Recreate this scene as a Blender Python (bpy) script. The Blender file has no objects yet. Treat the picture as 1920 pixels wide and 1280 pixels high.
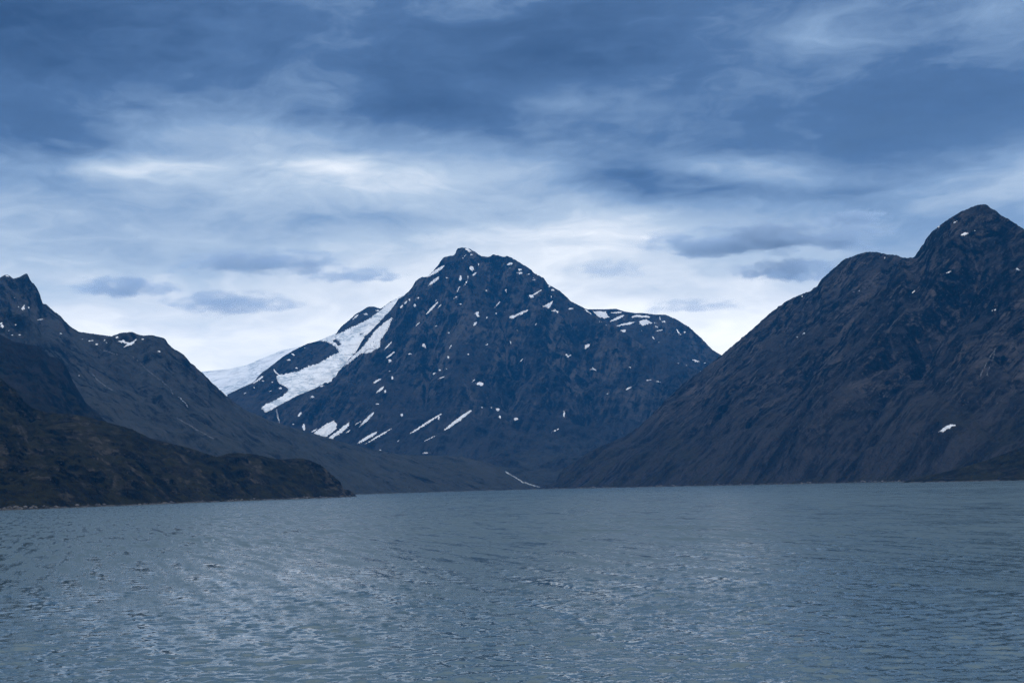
import bpy, math, random, time
import numpy as np
from mathutils import Vector, Matrix
from mathutils.bvhtree import BVHTree

T0 = time.time()
R = math.radians
scene = bpy.context.scene
col = scene.collection

# ------------------------------------------------------------------ camera
CAM_H = 14.0
LENS = 50.0
F = 1920.0 * LENS / 36.0           # focal length in pixels of the 1920x1280 frame
PITCH = R(5.79)
ROLL = R(-1.45)
cam_data = bpy.data.cameras.new('camera')
cam_data.lens = LENS
cam_data.sensor_width = 36.0
cam_data.clip_start = 0.5
cam_data.clip_end = 120000.0
cam = bpy.data.objects.new('camera', cam_data)
col.objects.link(cam)
CAM_ROT = Matrix.Rotation(R(90) + PITCH, 3, 'X') @ Matrix.Rotation(ROLL, 3, 'Z')
cam.matrix_world = Matrix.Translation((0, 0, CAM_H)) @ CAM_ROT.to_4x4()
scene.camera = cam
scene.render.engine = 'CYCLES'
scene.cycles.use_denoising = True
scene.cycles.denoising_prefilter = 'FAST'
scene.cycles.max_bounces = 6
scene.cycles.volume_bounces = 1
scene.cycles.transparent_max_bounces = 8
scene.render.resolution_x, scene.render.resolution_y = 1024, 682

# ------------------------------------------------------------------ colour management
vs = scene.view_settings
vs.view_transform = 'Standard'
vs.look = 'None'
vs.exposure = 0.45
vs.gamma = 1.0
vs.use_curve_mapping = False

# ------------------------------------------------------------------ sun (veiled by the overcast)
SUN_EL, SUN_AZ = R(31), R(172)     # azimuth from +Y, clockwise: behind the viewer, to the right
sun_data = bpy.data.lights.new('sun', 'SUN')
sun_data.energy = 1.5
sun_data.angle = R(10)
sun_data.color = (1.0, 0.97, 0.93)
sun = bpy.data.objects.new('sun', sun_data)
col.objects.link(sun)
sd = Vector((math.sin(SUN_AZ) * math.cos(SUN_EL), math.cos(SUN_AZ) * math.cos(SUN_EL), math.sin(SUN_EL)))
sun.rotation_euler = sd.to_track_quat('Z', 'Y').to_euler()


# ------------------------------------------------------------------ node helper
class NT:
    def __init__(self, tree):
        self.t = tree
        self.n = tree.nodes
        self.n.clear()

    def node(self, typ, props=None, **inputs):
        nd = self.n.new(typ)
        for k, v in (props or {}).items():
            setattr(nd, k, v)
        for k, v in inputs.items():
            k = int(k[1:]) if k[0] == '_' and k[1:].isdigit() else k.replace('__', ' ')
            self.set(nd.inputs[k], v)
        return nd

    def set(self, sock, v):
        if isinstance(v, bpy.types.NodeSocket):
            self.t.links.new(v, sock)
        elif isinstance(v, bpy.types.Node):
            self.t.links.new(v.outputs[0], sock)
        else:
            sock.default_value = v

    def math(self, op, a, b=0.0, c=None, clamp=False):
        nd = self.n.new('ShaderNodeMath')
        nd.operation = op
        nd.use_clamp = clamp
        self.set(nd.inputs[0], a)
        self.set(nd.inputs[1], b)
        if c is not None:
            self.set(nd.inputs[2], c)
        return nd.outputs[0]

    def vmath(self, op, a, b=None):
        nd = self.n.new('ShaderNodeVectorMath')
        nd.operation = op
        self.set(nd.inputs[0], a)
        if b is not None:
            self.set(nd.inputs[1], b)
        return nd.outputs[0]

    def noise(self, vec, scale, detail=5.0, rough=0.55, lac=2.0, dist=0.0):
        nd = self.n.new('ShaderNodeTexNoise')
        self.set(nd.inputs['Vector'], vec)
        nd.inputs['Scale'].default_value = scale
        nd.inputs['Detail'].default_value = detail
        nd.inputs['Roughness'].default_value = rough
        nd.inputs['Lacunarity'].default_value = lac
        nd.inputs['Distortion'].default_value = dist
        return nd.outputs['Fac']

    def noisev(self, vec, scale, detail=3.0, rough=0.5):
        nd = self.n.new('ShaderNodeTexNoise')
        self.set(nd.inputs['Vector'], vec)
        nd.inputs['Scale'].default_value = scale
        nd.inputs['Detail'].default_value = detail
        nd.inputs['Roughness'].default_value = rough
        return nd.outputs['Color']

    def ramp(self, fac, stops, interp='LINEAR'):
        nd = self.n.new('ShaderNodeValToRGB')
        cr = nd.color_ramp
        cr.interpolation = interp
        while len(cr.elements) < len(stops):
            cr.elements.new(0.5)
        for e, (p, c) in zip(cr.elements, stops):
            e.position = p
            e.color = (c[0], c[1], c[2], 1.0) if not isinstance(c, (int, float)) else (c, c, c, 1.0)
        self.set(nd.inputs[0], fac)
        return nd.outputs[0]

    def mapr(self, v, a, b, c=0.0, d=1.0, interp='SMOOTHSTEP'):
        nd = self.n.new('ShaderNodeMapRange')
        nd.interpolation_type = interp
        self.set(nd.inputs[0], v)
        for i, x in enumerate((a, b, c, d)):
            self.set(nd.inputs[i + 1], x)
        return nd.outputs[0]

    def mix(self, fac, a, b, blend='MIX'):
        nd = self.n.new('ShaderNodeMix')
        nd.data_type = 'RGBA'
        nd.blend_type = blend
        self.set(nd.inputs[0], fac)
        self.set(nd.inputs[6], a if not isinstance(a, tuple) else (*a, 1.0))
        self.set(nd.inputs[7], b if not isinstance(b, tuple) else (*b, 1.0))
        return nd.outputs[2]


# ------------------------------------------------------------------ pixel <-> world (1920x1280 frame)
CR = np.array(CAM_ROT)


def ray(px, py):
    px = np.asarray(px, float)
    py = np.asarray(py, float)
    c = np.stack([(px - 960) / F, -(py - 640) / F, -np.ones_like(px)], -1)
    return c @ CR.T


def P(px, py, Y):
    d = ray(px, py)
    return d * (np.asarray(Y, float) / d[..., 1])[..., None] + np.array([0, 0, CAM_H])


def azel(px, py):
    d = ray(px, py)
    return math.atan2(d[0], d[1]), d[2] / math.hypot(d[0], d[1])


# ------------------------------------------------------------------ world: Nishita sky behind a broken cloud deck
world = bpy.data.worlds.new('World')
scene.world = world
world.use_nodes = True
W = NT(world.node_tree)
sky = W.node('ShaderNodeTexSky', {'sky_type': 'NISHITA', 'sun_disc': False, 'sun_elevation': SUN_EL,
                                  'sun_rotation': SUN_AZ, 'altitude': 50.0, 'air_density': 1.0,
                                  'dust_density': 0.6, 'ozone_density': 2.0})
dirv = W.node('ShaderNodeTexCoord').outputs['Generated']
sep = W.node('ShaderNodeSeparateXYZ', _0=dirv)
dx, dy, dz = sep.outputs[0], sep.outputs[1], sep.outputs[2]
# domain warp, streaked along the horizon
st = W.vmath('MULTIPLY', dirv, (3.0, 3.0, 9.0))
warp = W.vmath('SUBTRACT', W.noisev(st, 1.6, 4.0, 0.55), (0.5, 0.5, 0.5))
az0 = W.math('ARCTAN2', dx, dy)
el0 = W.math('ARCSINE', dz)
wsep = W.node('ShaderNodeSeparateXYZ', _0=warp)
az = W.math('MULTIPLY_ADD', wsep.outputs[0], 0.17, az0)
el = W.math('MULTIPLY_ADD', wsep.outputs[1], 0.050, el0)
stw = W.vmath('ADD', st, W.vmath('MULTIPLY', warp, (1.2, 1.2, 1.8)))
n1 = W.noise(stw, 1.1, 6.0, 0.56)
n2 = W.noise(stw, 3.7, 6.0, 0.60)
n3 = W.noise(W.vmath('MULTIPLY', dirv, (5.0, 5.0, 34.0)), 2.0, 6.0, 0.62)
# brightness: pale near the horizon, thick and dark higher up, brighter again overhead
tone = W.ramp(W.math('MULTIPLY', W.math('ABSOLUTE', el), 1.0), [
    (0.0, 0.955), (0.10, 0.935), (0.145, 0.79), (0.20, 0.62), (0.255, 0.485), (0.325, 0.44), (0.42, 0.62), (0.60, 0.76)])
nn_ = W.math('MULTIPLY', W.math('SUBTRACT', n1, 0.5), 0.62)
nn_ = W.math('MULTIPLY_ADD', W.math('SUBTRACT', n2, 0.5), 0.17, nn_)
nn_ = W.math('MULTIPLY_ADD', W.math('SUBTRACT', n3, 0.5), 0.06, nn_)
calm = W.mapr(W.math('ABSOLUTE', el0), 0.06, 0.20, 0.45, 1.0)      # far cloud layers blend together low down
tone = W.math('MULTIPLY_ADD', nn_, calm, tone)
# the cloud banks in view: (px, py, half width, half height, tone)
BANKS = [
    (650, 312, 110, 18, 0.13), (300, 322, 200, 22, 0.16), (700, 215, 300, 22, -0.06), (1050, 205, 60, 14, 0.08), (900, 330, 260, 45, 0.17),
    (1190, 425, 120, 45, 0.13), (1370, 305, 130, 22, 0.20), (1140, 190, 170, 36, 0.12),
    (1500, 60, 150, 60, 0.13), (1250, 335, 150, 36, -0.26), (640, 130, 420, 80, -0.06),
    (120, 50, 330, 90, -0.13), (30, 270, 130, 60, -0.10), (900, 215, 160, 40, -0.07),
    (1650, 250, 260, 60, -0.05), (1650, 340, 130, 12, -0.07), (560, 425, 300, 26, -0.08),
    (1800, 420, 200, 60, -0.10), (1130, 120, 160, 70, -0.08), (1500, 380, 300, 25, -0.04),
    (100, 470, 180, 40, -0.06), (520, 250, 330, 30, 0.08), (1880, 20, 60, 30, 0.08)]
for (bx, by, hw, hh, amt) in BANKS:
    a0, e0 = azel(bx, by)
    e0 = math.atan(e0)
    q = W.math('MULTIPLY', W.math('SUBTRACT', az, a0), F / hw)
    r = W.math('MULTIPLY', W.math('SUBTRACT', el, e0), F / hh)
    s = W.math('ADD', W.math('MULTIPLY', q, q), W.math('MULTIPLY', r, r))
    g = W.math('EXPONENT', W.math('MULTIPLY', s, -0.8))
    tone = W.math('MULTIPLY_ADD', g, amt, tone)
cloud = W.ramp(tone, [
    (0.10, (0.013, 0.031, 0.074)), (0.30, (0.027, 0.061, 0.140)), (0.45, (0.066, 0.126, 0.250)),
    (0.60, (0.200, 0.296, 0.445)), (0.74, (0.400, 0.492, 0.600)), (0.86, (0.70, 0.74, 0.78)), (0.97, (1.06, 1.05, 1.00))])
skyc = W.vmath('SCALE', sky.outputs[0])
W.set(skyc.node.inputs['Scale'], 0.10)
cover = W.mapr(W.math('ADD', n1, W.math('MULTIPLY', n2, 0.5)), 0.35, 0.75, 0.80, 0.97)
final = W.mix(cover, skyc, cloud)
bg = W.node('ShaderNodeBackground', Color=final, Strength=1.0)
W.node('ShaderNodeOutputWorld', Surface=bg.outputs[0])
world.cycles.sampling_method = 'MANUAL'
world.cycles.sample_map_resolution = 512


# ------------------------------------------------------------------ numpy noise
def perlin(x, y, seed=0):
    rs = np.random.RandomState(seed)
    perm = rs.permutation(256)
    perm = np.concatenate([perm, perm])
    ang = rs.rand(256) * 2 * np.pi
    gx, gy = np.cos(ang), np.sin(ang)
    xi = np.floor(x).astype(int)
    yi = np.floor(y).astype(int)
    xf, yf = x - xi, y - yi
    u = xf * xf * xf * (xf * (xf * 6 - 15) + 10)
    v = yf * yf * yf * (yf * (yf * 6 - 15) + 10)

    def g(ix, iy, fx, fy):
        h = perm[perm[ix & 255] + (iy & 255)]
        return gx[h] * fx + gy[h] * fy
    a = g(xi, yi, xf, yf)
    b = g(xi + 1, yi, xf - 1, yf)
    c = g(xi, yi + 1, xf, yf - 1)
    d = g(xi + 1, yi + 1, xf - 1, yf - 1)
    return ((a + (b - a) * u) * (1 - v) + (c + (d - c) * u) * v) * 1.5


def fbm(x, y, octaves=5, seed=0, gain=0.5, ridged=False):
    s, a, n = 0, 1.0, 0
    for o in range(octaves):
        p = perlin(x * 2 ** o + 17.3 * o, y * 2 ** o - 9.1 * o, seed + o)
        if ridged:
            p = 1 - 2 * np.abs(p)
        s = s + a * p
        n += a
        a *= gain
    return s / n


# ------------------------------------------------------------------ heightfield from ridge / spur / foot lines
def resize(a, shape):
    h, w = a.shape
    yi = np.linspace(0, h - 1, shape[0])
    xi = np.linspace(0, w - 1, shape[1])
    y0 = np.clip(np.floor(yi).astype(int), 0, h - 2)
    x0 = np.clip(np.floor(xi).astype(int), 0, w - 2)
    fy = (yi - y0)[:, None]
    fx = (xi - x0)[None, :]
    A = a[y0][:, x0]
    B = a[y0][:, x0 + 1]
    C = a[y0 + 1][:, x0]
    D = a[y0 + 1][:, x0 + 1]
    return (A * (1 - fx) + B * fx) * (1 - fy) + (C * (1 - fx) + D * fx) * fy


def blur(a, n=1):
    for _ in range(n):
        p = np.pad(a, 1, mode='edge')
        a = (p[:-2, 1:-1] + p[2:, 1:-1] + p[1:-1, :-2] + p[1:-1, 2:] + 4 * a) / 8
    return a


def solve(x0, x1, y0, y1, nx, ny, lines, edge):
    """membrane surface through the 3D lines; `edge` is the height held along the border"""
    a = None
    for lev in (16, 8, 4, 2, 1):
        w, h = max(12, nx // lev), max(12, ny // lev)
        val = np.zeros((h, w))
        cnt = np.zeros((h, w))
        for ln in lines:
            ln = np.asarray(ln)
            for p, q in zip(ln[:-1], ln[1:]):
                n = int(max(abs(q[0] - p[0]) / (x1 - x0) * w, abs(q[1] - p[1]) / (y1 - y0) * h) * 2) + 2
                t = np.linspace(0, 1, n)[:, None]
                s = p + (q - p) * t
                i = np.round((s[:, 1] - y0) / (y1 - y0) * (h - 1)).astype(int)
                j = np.round((s[:, 0] - x0) / (x1 - x0) * (w - 1)).astype(int)
                ok = (i >= 0) & (i < h) & (j >= 0) & (j < w)
                np.add.at(val, (i[ok], j[ok]), s[ok, 2])
                np.add.at(cnt, (i[ok], j[ok]), 1)
        m = cnt > 0
        v = np.where(m, val / np.maximum(cnt, 1), 0)
        a = np.full((h, w), v[m].mean()) if a is None else resize(a, (h, w))
        it = 500 if lev >= 8 else (150 if lev >= 4 else 60)
        for _ in range(it):
            a[m] = v[m]
            if edge is not None:
                a[0] = a[-1] = edge
                a[:, 0] = a[:, -1] = edge
            p = np.pad(a, 1, mode='edge')
            a = 0.25 * (p[:-2, 1:-1] + p[2:, 1:-1] + p[1:-1, :-2] + p[1:-1, 2:])
    return a


def flow(z, dx, steps):
    h, w = z.shape
    idx = np.arange(h * w).reshape(h, w)
    best = np.zeros((h, w))
    rcv = idx.copy()
    for di, dj in ((-1, 0), (1, 0), (0, -1), (0, 1), (-1, -1), (-1, 1), (1, -1), (1, 1)):
        L = dx * math.hypot(di, dj)
        zn = np.full((h, w), 1e9)
        si = slice(max(0, -di), h - max(0, di))
        sj = slice(max(0, -dj), w - max(0, dj))
        ti = slice(max(0, di), h - max(0, -di))
        tj = slice(max(0, dj), w - max(0, -dj))
        zn[si, sj] = z[ti, tj]
        s = (z - zn) / L
        b = s > best
        best = np.where(b, s, best)
        rcv = np.where(b, idx + di * w + dj, rcv)
    r = rcv.ravel()
    live = (r != idx.ravel()).astype(float)
    A = np.ones(h * w)
    cur = np.ones(h * w)
    for _ in range(steps):
        cur = np.bincount(r, weights=cur * live, minlength=h * w)
        A += cur
        if cur.max() == 0:
            break
    return A.reshape(h, w), best, z.ravel()[r].reshape(h, w)


def erode(z, dx, n, k, steps=160, diff=0.10, floor=-20.0):
    for _ in range(n):
        A, s, zr = flow(z, dx, steps)
        cut = k * np.sqrt(A) * dx * np.minimum(s, 1.6)
        cut = np.minimum(cut, 0.75 * (z - zr))
        cut = np.where(z > floor, cut, 0)
        z = z - cut
        z = z * (1 - diff) + blur(z) * diff
    return z


TERRAIN = []      # (object, BVH)


def grid_mesh(name, x0, x1, y0, y1, z, attrs, mat, keep=None):
    h, w = z.shape
    X, Y = np.meshgrid(np.linspace(x0, x1, w), np.linspace(y0, y1, h))
    jit = np.random.RandomState(5)
    d = (x1 - x0) / (w - 1) * 0.28
    X = X + jit.uniform(-d, d, X.shape)
    Y = Y + jit.uniform(-d, d, Y.shape)
    idx = np.arange(h * w).reshape(h, w)
    q = np.stack([idx[:-1, :-1], idx[:-1, 1:], idx[1:, 1:], idx[1:, :-1]], -1).reshape(-1, 4)
    if keep is not None:
        q = q[keep.ravel()[q].any(1)]
    used = np.zeros(h * w, bool)
    used[q.ravel()] = True
    remap = np.cumsum(used) - 1
    q = remap[q]
    co = np.stack([X, Y, z], -1).reshape(-1, 3)[used]
    return raw_mesh(name, co, q, mat, {k: v.ravel()[used] for k, v in attrs.items()})


def raw_mesh(name, co, q, mat, attrs=None, smooth=True):
    me = bpy.data.meshes.new(name)
    me.vertices.add(len(co))
    me.vertices.foreach_set('co', np.ascontiguousarray(co, dtype=np.float32).ravel())
    n = q.shape[1]
    me.loops.add(q.size)
    me.loops.foreach_set('vertex_index', q.ravel().astype(np.int32))
    me.polygons.add(len(q))
    me.polygons.foreach_set('loop_start', np.arange(0, q.size, n, dtype=np.int32))
    me.polygons.foreach_set('loop_total', np.full(len(q), n, dtype=np.int32))
    me.update(calc_edges=True)
    me.polygons.foreach_set('use_smooth', np.full(len(q), smooth))
    for k, v in (attrs or {}).items():
        at = me.attributes.new(k, 'FLOAT', 'POINT')
        at.data.foreach_set('value', np.ascontiguousarray(v, dtype=np.float32))
    me.materials.append(mat)
    o = bpy.data.objects.new(name, me)
    col.objects.link(o)
    return o


def skyline_fit(x0, x1, y0, y1, z, sky_px, n=2, sm=2):
    """raise or lower whole flanks so that the crest stands as high as it does in the place"""
    h, w = z.shape
    X, Y = np.meshgrid(np.linspace(x0, x1, w), np.linspace(y0, y1, h))
    D = np.hypot(X, Y)
    A = np.arctan2(X, Y)
    pts = np.array([azel(*p) for p in sky_px])
    o = np.argsort(pts[:, 0])
    ta, te = pts[o, 0], pts[o, 1]
    NB = 900
    lo, hi = ta[0], ta[-1]
    for k in range(n):
        b = ((A - lo) / (hi - lo) * NB).astype(int)
        ok = (b >= 0) & (b < NB)
        E = (z - CAM_H) / D
        cur = np.full(NB, -1.0)
        np.maximum.at(cur, b[ok], E[ok])
        c = (np.arange(NB) + 0.5) / NB * (hi - lo) + lo
        # widen so that empty bins take their neighbours' value
        for _ in range(2):
            cur = np.maximum(cur, np.maximum(np.roll(cur, 1) * 0.999, np.roll(cur, -1) * 0.999))
        tgt = np.interp(c, ta, te)
        g = np.clip(tgt / np.maximum(cur, 1e-4), 0.5, 2.6)
        g[(cur < 0.0012) | (tgt < 0.0012)] = 1
        ker = np.ones(2 * sm + 1) / (2 * sm + 1)
        g = np.convolve(np.pad(g, sm, mode='edge'), ker, 'valid')
        G = np.interp(A, c, g)
        zz = np.where(z > CAM_H, (z - CAM_H) * G + CAM_H, z)
        z = zz
    return z


def crest_line(pts):
    return np.array([P(px, py, Y) for (px, py, Y) in pts])


def flat_line(pts, zval):
    """(px, Y) points at one height above the water"""
    out = []
    for px, Y in pts:
        d = ray(px, 910)
        out.append((d[0] / d[1] * Y, Y, zval))
    return np.array(out)


def back_line(pts, dY, dz, fx=1.0):
    a = crest_line(pts).copy()
    a[:, 0] *= fx
    a[:, 1] += dY
    a[:, 2] = np.maximum(a[:, 2] - dz, -30)
    return a


def heightfield(name, ext, step, lines, sky_px, mat, seed, rough=30.0, rscale=420.0, er=(14, 0.010), fine=6.0,
                edge=-40.0, ledge=(0.0, 60.0, 0.3, 0.0), presmooth=3, back=None, fine_scale=70.0, fine_er=(3, 0.006), aniso=(1.0, 1.0), sm=2, warp=0.0):
    t = time.time()
    x0, x1, y0, y1 = ext
    nx, ny = int((x1 - x0) / step) + 1, int((y1 - y0) / step) + 1
    hx, hy = nx // 2, ny // 2
    z = solve(x0, x1, y0, y1, hx, hy, lines, edge)
    z = blur(z, presmooth)
    X, Y = np.meshgrid(np.linspace(x0, x1, hx), np.linspace(y0, y1, hy))
    up = np.clip((z + 5) / 120.0, 0, 1)
    n = fbm(X / rscale * aniso[0] + seed, Y / rscale * aniso[1], 5, seed, 0.55, ridged=True)
    n2 = fbm(X / rscale * 0.5 - seed, Y / rscale * 0.5, 4, seed + 20, 0.5)
    z = z + (n * 0.8 + n2 * 0.8) * rough * up
    z = erode(z, step * 2, er[0], er[1])
    z = resize(z, (ny, nx))
    X, Y = np.meshgrid(np.linspace(x0, x1, nx), np.linspace(y0, y1, ny))
    up = np.clip((z + 6) / 40.0, 0.05, 1)
    wx = fbm(X / 160.0, Y / 160.0, 3, seed + 60) * 40
    n = fbm((X + wx) / fine_scale, (Y - wx) / fine_scale, 5, seed + 40, 0.6, ridged=True)
    mod = 0.35 + 1.3 * np.clip(fbm(X / 420.0, Y / 420.0, 3, seed + 71) + 0.35, 0, 1)
    z = z + (n - 0.2) * fine * up * mod
    if ledge[0]:
        # dipping bands of harder rock stand out as ledges
        ph = (z + ledge[2] * X + ledge[3] * Y) / ledge[1] + 1.6 * fbm(X / 300.0, Y / 300.0, 3, seed + 80)
        fr = ph - np.floor(ph)
        saw = np.where(fr < 0.75, fr / 0.75, (1 - fr) / 0.25) - 0.5
        z = z + saw * ledge[0] * up * np.clip(0.5 + 1.6 * fbm(X / 220.0, Y / 220.0, 3, seed + 85), 0, 1.4)
    z = erode(z, step, fine_er[0], fine_er[1], 120, 0.03)
    if sky_px:
        z = skyline_fit(x0, x1, y0, y1, z, sky_px, 3, sm)
    A, s, _ = flow(z, step, 150)
    fl = np.clip(np.log(A) / math.log(400.0), 0, 1)
    fl = blur(fl, 1)
    curv = np.clip((z - blur(z, 6)) / (0.9 * step), -1, 1)
    keep = z > -12
    if back is not None:
        keep &= back(X, Y)
    o = grid_mesh(name, x0, x1, y0, y1, z, {'flow': fl, 'curv': curv}, mat, keep)
    print(f'{name}: {len(o.data.vertices)} verts, {time.time() - t:.1f}s')
    me = o.data
    co = np.empty(len(me.vertices) * 3, np.float32)
    me.vertices.foreach_get('co', co)
    pl = np.empty(len(me.polygons) * 4, np.int32)
    me.loops.foreach_get('vertex_index', pl)
    TERRAIN.append((o, BVHTree.FromPolygons(co.reshape(-1, 3).tolist(), pl.reshape(-1, 4).tolist())))
    return o


def tag(o, label=None, cat=None, group=None, kind=None):
    if label:
        o['label'] = label
    if cat:
        o['category'] = cat
    if group:
        o['group'] = group
    if kind:
        o['kind'] = kind
    return o


# ------------------------------------------------------------------ materials
def rock_material(name, dark, mid, light, veg, veg_top, veg_amt=0.6, scale=1.0, bump=1.0, talus=(0.075, 0.062, 0.055), shore=True, fall=(0.0, -0.7, -0.7), band=0.0, scree_top=1.0):
    m = bpy.data.materials.new(name)
    m.use_nodes = True
    N = NT(m.node_tree)
    geo = N.node('ShaderNodeNewGeometry')
    pos = geo.outputs['Position']
    nz = N.node('ShaderNodeSeparateXYZ', _0=geo.outputs['Normal']).outputs[2]
    pz = N.node('ShaderNodeSeparateXYZ', _0=pos).outputs[2]
    fl = N.node('ShaderNodeAttribute', {'attribute_name': 'flow'}).outputs['Fac']
    cv = N.node('ShaderNodeAttribute', {'attribute_name': 'curv'}).outputs['Fac']
    big = N.noise(pos, 0.0030 * scale, 4, 0.6)
    med = N.noise(pos, 0.015 * scale, 9, 0.70)
    strata = N.noise(N.vmath('MULTIPLY', pos, (0.35, 0.35, 1.6)), 0.022 * scale, 8, 0.70, dist=0.6)
    tiny = N.noise(pos, 0.09 * scale, 5, 0.68)
    # debris streaks drawn out down the fall line
    fd = Vector(fall).normalized()
    dn = N.node('ShaderNodeVectorMath', {'operation': 'DOT_PRODUCT'}, _0=pos, _1=tuple(fd)).outputs['Value']
    al = N.node('ShaderNodeVectorMath', {'operation': 'SCALE'}, _0=tuple(fd))
    N.set(al.inputs['Scale'], N.math('MULTIPLY', dn, -0.86))
    ps = N.vmath('ADD', pos, al.outputs[0])
    streak = N.noise(ps, 0.034 * scale, 8, 0.72, dist=0.5)
    v = N.math('ADD', N.math('MULTIPLY', med, 0.26 - band * 0.3), N.math('ADD', N.math('MULTIPLY', strata, 0.22 + band), N.math('MULTIPLY', streak, 0.52 - band * 0.7)))
    # broad belts of cliff and debris, also drawn down the slope
    belt = N.noise(ps, 0.0085 * scale ** 0.5, 4, 0.6, dist=0.8)
    v = N.math('ADD', v, N.math('MULTIPLY', N.math('SUBTRACT', belt, 0.5), 0.48))
    rock = N.ramp(v, [(0.42, dark), (0.485, mid), (0.575, light)])
    rock = N.mix(N.math('MULTIPLY', N.mapr(big, 0.47, 0.62), 0.75), rock, tuple(talus))
    # steeper faces pulled towards the dark rock tone, in patches
    rock = N.mix(N.math('MULTIPLY', N.mapr(nz, 0.66, 0.50), N.mapr(med, 0.60, 0.45)), rock, tuple(dark))
    # worn light slabs and debris chutes
    chute = N.math('MULTIPLY', N.mapr(fl, 0.38, 0.75), N.mapr(med, 0.42, 0.58))
    rock = N.mix(N.math('MULTIPLY', chute, 0.55), rock, tuple(c * 1.2 for c in light))
    rock = N.mix(N.math('MULTIPLY', N.mapr(tiny, 0.58, 0.70), 0.6), rock, tuple(c * 1.5 for c in light))
    # aprons of broken rock along the foot of the walls
    fan = N.math('MULTIPLY', N.mapr(N.math('ADD', pz, N.math('MULTIPLY', N.math('SUBTRACT', big, 0.5), 900.0)), scree_top, scree_top * 0.45), N.mapr(streak, 0.36, 0.54, 0.45, 0.9))
    rock = N.mix(fan, rock, N.mix(N.mapr(N.math('ADD', N.math('MULTIPLY', belt, 0.6), N.math('MULTIPLY', streak, 0.4)), 0.42, 0.58), tuple(c * 0.45 for c in talus), tuple(c * 1.45 for c in talus)))
    # vegetation on the gentler lower ground
    vn = N.noise(pos, 0.008 * scale, 6, 0.62)
    vf = N.math('MULTIPLY', N.mapr(nz, 0.62, 0.86), N.mapr(pz, veg_top, veg_top * 0.25))
    vf = N.math('MULTIPLY', vf, N.mapr(vn, 0.40, 0.58))
    vegc = N.mix(N.noise(pos, 0.03 * scale, 6, 0.7), veg[0], veg[1])
    # scree gathers where the ground is less steep
    sc = N.math('MULTIPLY', N.mapr(nz, 0.70, 0.84), N.mapr(streak, 0.40, 0.56))
    rock = N.mix(N.math('MULTIPLY', sc, 0.7), rock, tuple(c * 1.25 for c in talus))
    base = N.mix(N.math('MULTIPLY', vf, veg_amt), rock, vegc)
    if shore:
        sh = N.mapr(N.math('ADD', pz, N.math('MULTIPLY', N.noise(pos, 0.05, 3), 3.0)), 3.6, 2.6)
        base = N.mix(N.math('MULTIPLY', sh, N.mapr(med, 0.40, 0.55)), base, (0.20, 0.185, 0.17))
    hgt = N.math('ADD', N.math('MULTIPLY', med, 42.0), N.math('MULTIPLY', tiny, 11.0))
    hgt = N.math('ADD', hgt, N.math('MULTIPLY', strata, 10.0))
    hgt = N.math('ADD', hgt, N.math('MULTIPLY', streak, 14.0))
    bp = N.node('ShaderNodeBump', Strength=1.0 * bump, Distance=2.4 / scale ** 0.7, Height=hgt)
    bs = N.node('ShaderNodeBsdfPrincipled', Base__Color=base, Roughness=0.92, Normal=bp.outputs[0])
    bs.inputs['Specular IOR Level'].default_value = 0.04
    N.node('ShaderNodeOutputMaterial', Surface=bs.outputs[0])
    return m


def snow_material(name, crev_shade=0.0, bright=0.84):
    m = bpy.data.materials.new(name)
    m.use_nodes = True
    N = NT(m.node_tree)
    pos = N.node('ShaderNodeNewGeometry').outputs['Position']
    a = N.noise(N.vmath('MULTIPLY', pos, (0.6, 1.0, 2.5)), 0.012, 6, 0.65)
    b = N.noise(pos, 0.06, 5, 0.65)
    c = N.mix(N.mapr(a, 0.46, 0.72), (bright, bright * 1.01, bright * 1.03), (0.55, 0.57, 0.60))
    c = N.mix(N.math('MULTIPLY', N.mapr(b, 0.55, 0.75), 0.35), c, (0.46, 0.42, 0.40))
    if crev_shade:
        w = N.noise(N.vmath('MULTIPLY', pos, (0.8, 0.8, 3.0)), 0.020, 7, 0.7, dist=1.2)
        zone = N.mapr(N.noise(pos, 0.004, 3), 0.38, 0.54)
        f = N.math('MULTIPLY', N.math('MULTIPLY', N.mapr(w, 0.47, 0.58), zone), crev_shade)
        c = N.mix(f, c, (0.27, 0.36, 0.43))  # blue-grey shadow tone of the crevasses put into the ice colour
        b = N.math('ADD', b, N.math('MULTIPLY', w, 2.5))
    bp = N.node('ShaderNodeBump', Strength=0.5, Distance=4.0, Height=b)
    bs = N.node('ShaderNodeBsdfPrincipled', Base__Color=c, Roughness=0.75, Normal=bp.outputs[0])
    N.node('ShaderNodeOutputMaterial', Surface=bs.outputs[0])
    return m


def plain_material(name, c1, c2, scale, rough=0.6):
    m = bpy.data.materials.new(name)
    m.use_nodes = True
    N = NT(m.node_tree)
    pos = N.node('ShaderNodeNewGeometry').outputs['Position']
    c = N.mix(N.mapr(N.noise(pos, scale, 5, 0.7), 0.35, 0.65), c1, c2)
    bs = N.node('ShaderNodeBsdfPrincipled', Base__Color=c, Roughness=rough)
    N.node('ShaderNodeOutputMaterial', Surface=bs.outputs[0])
    return m


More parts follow.
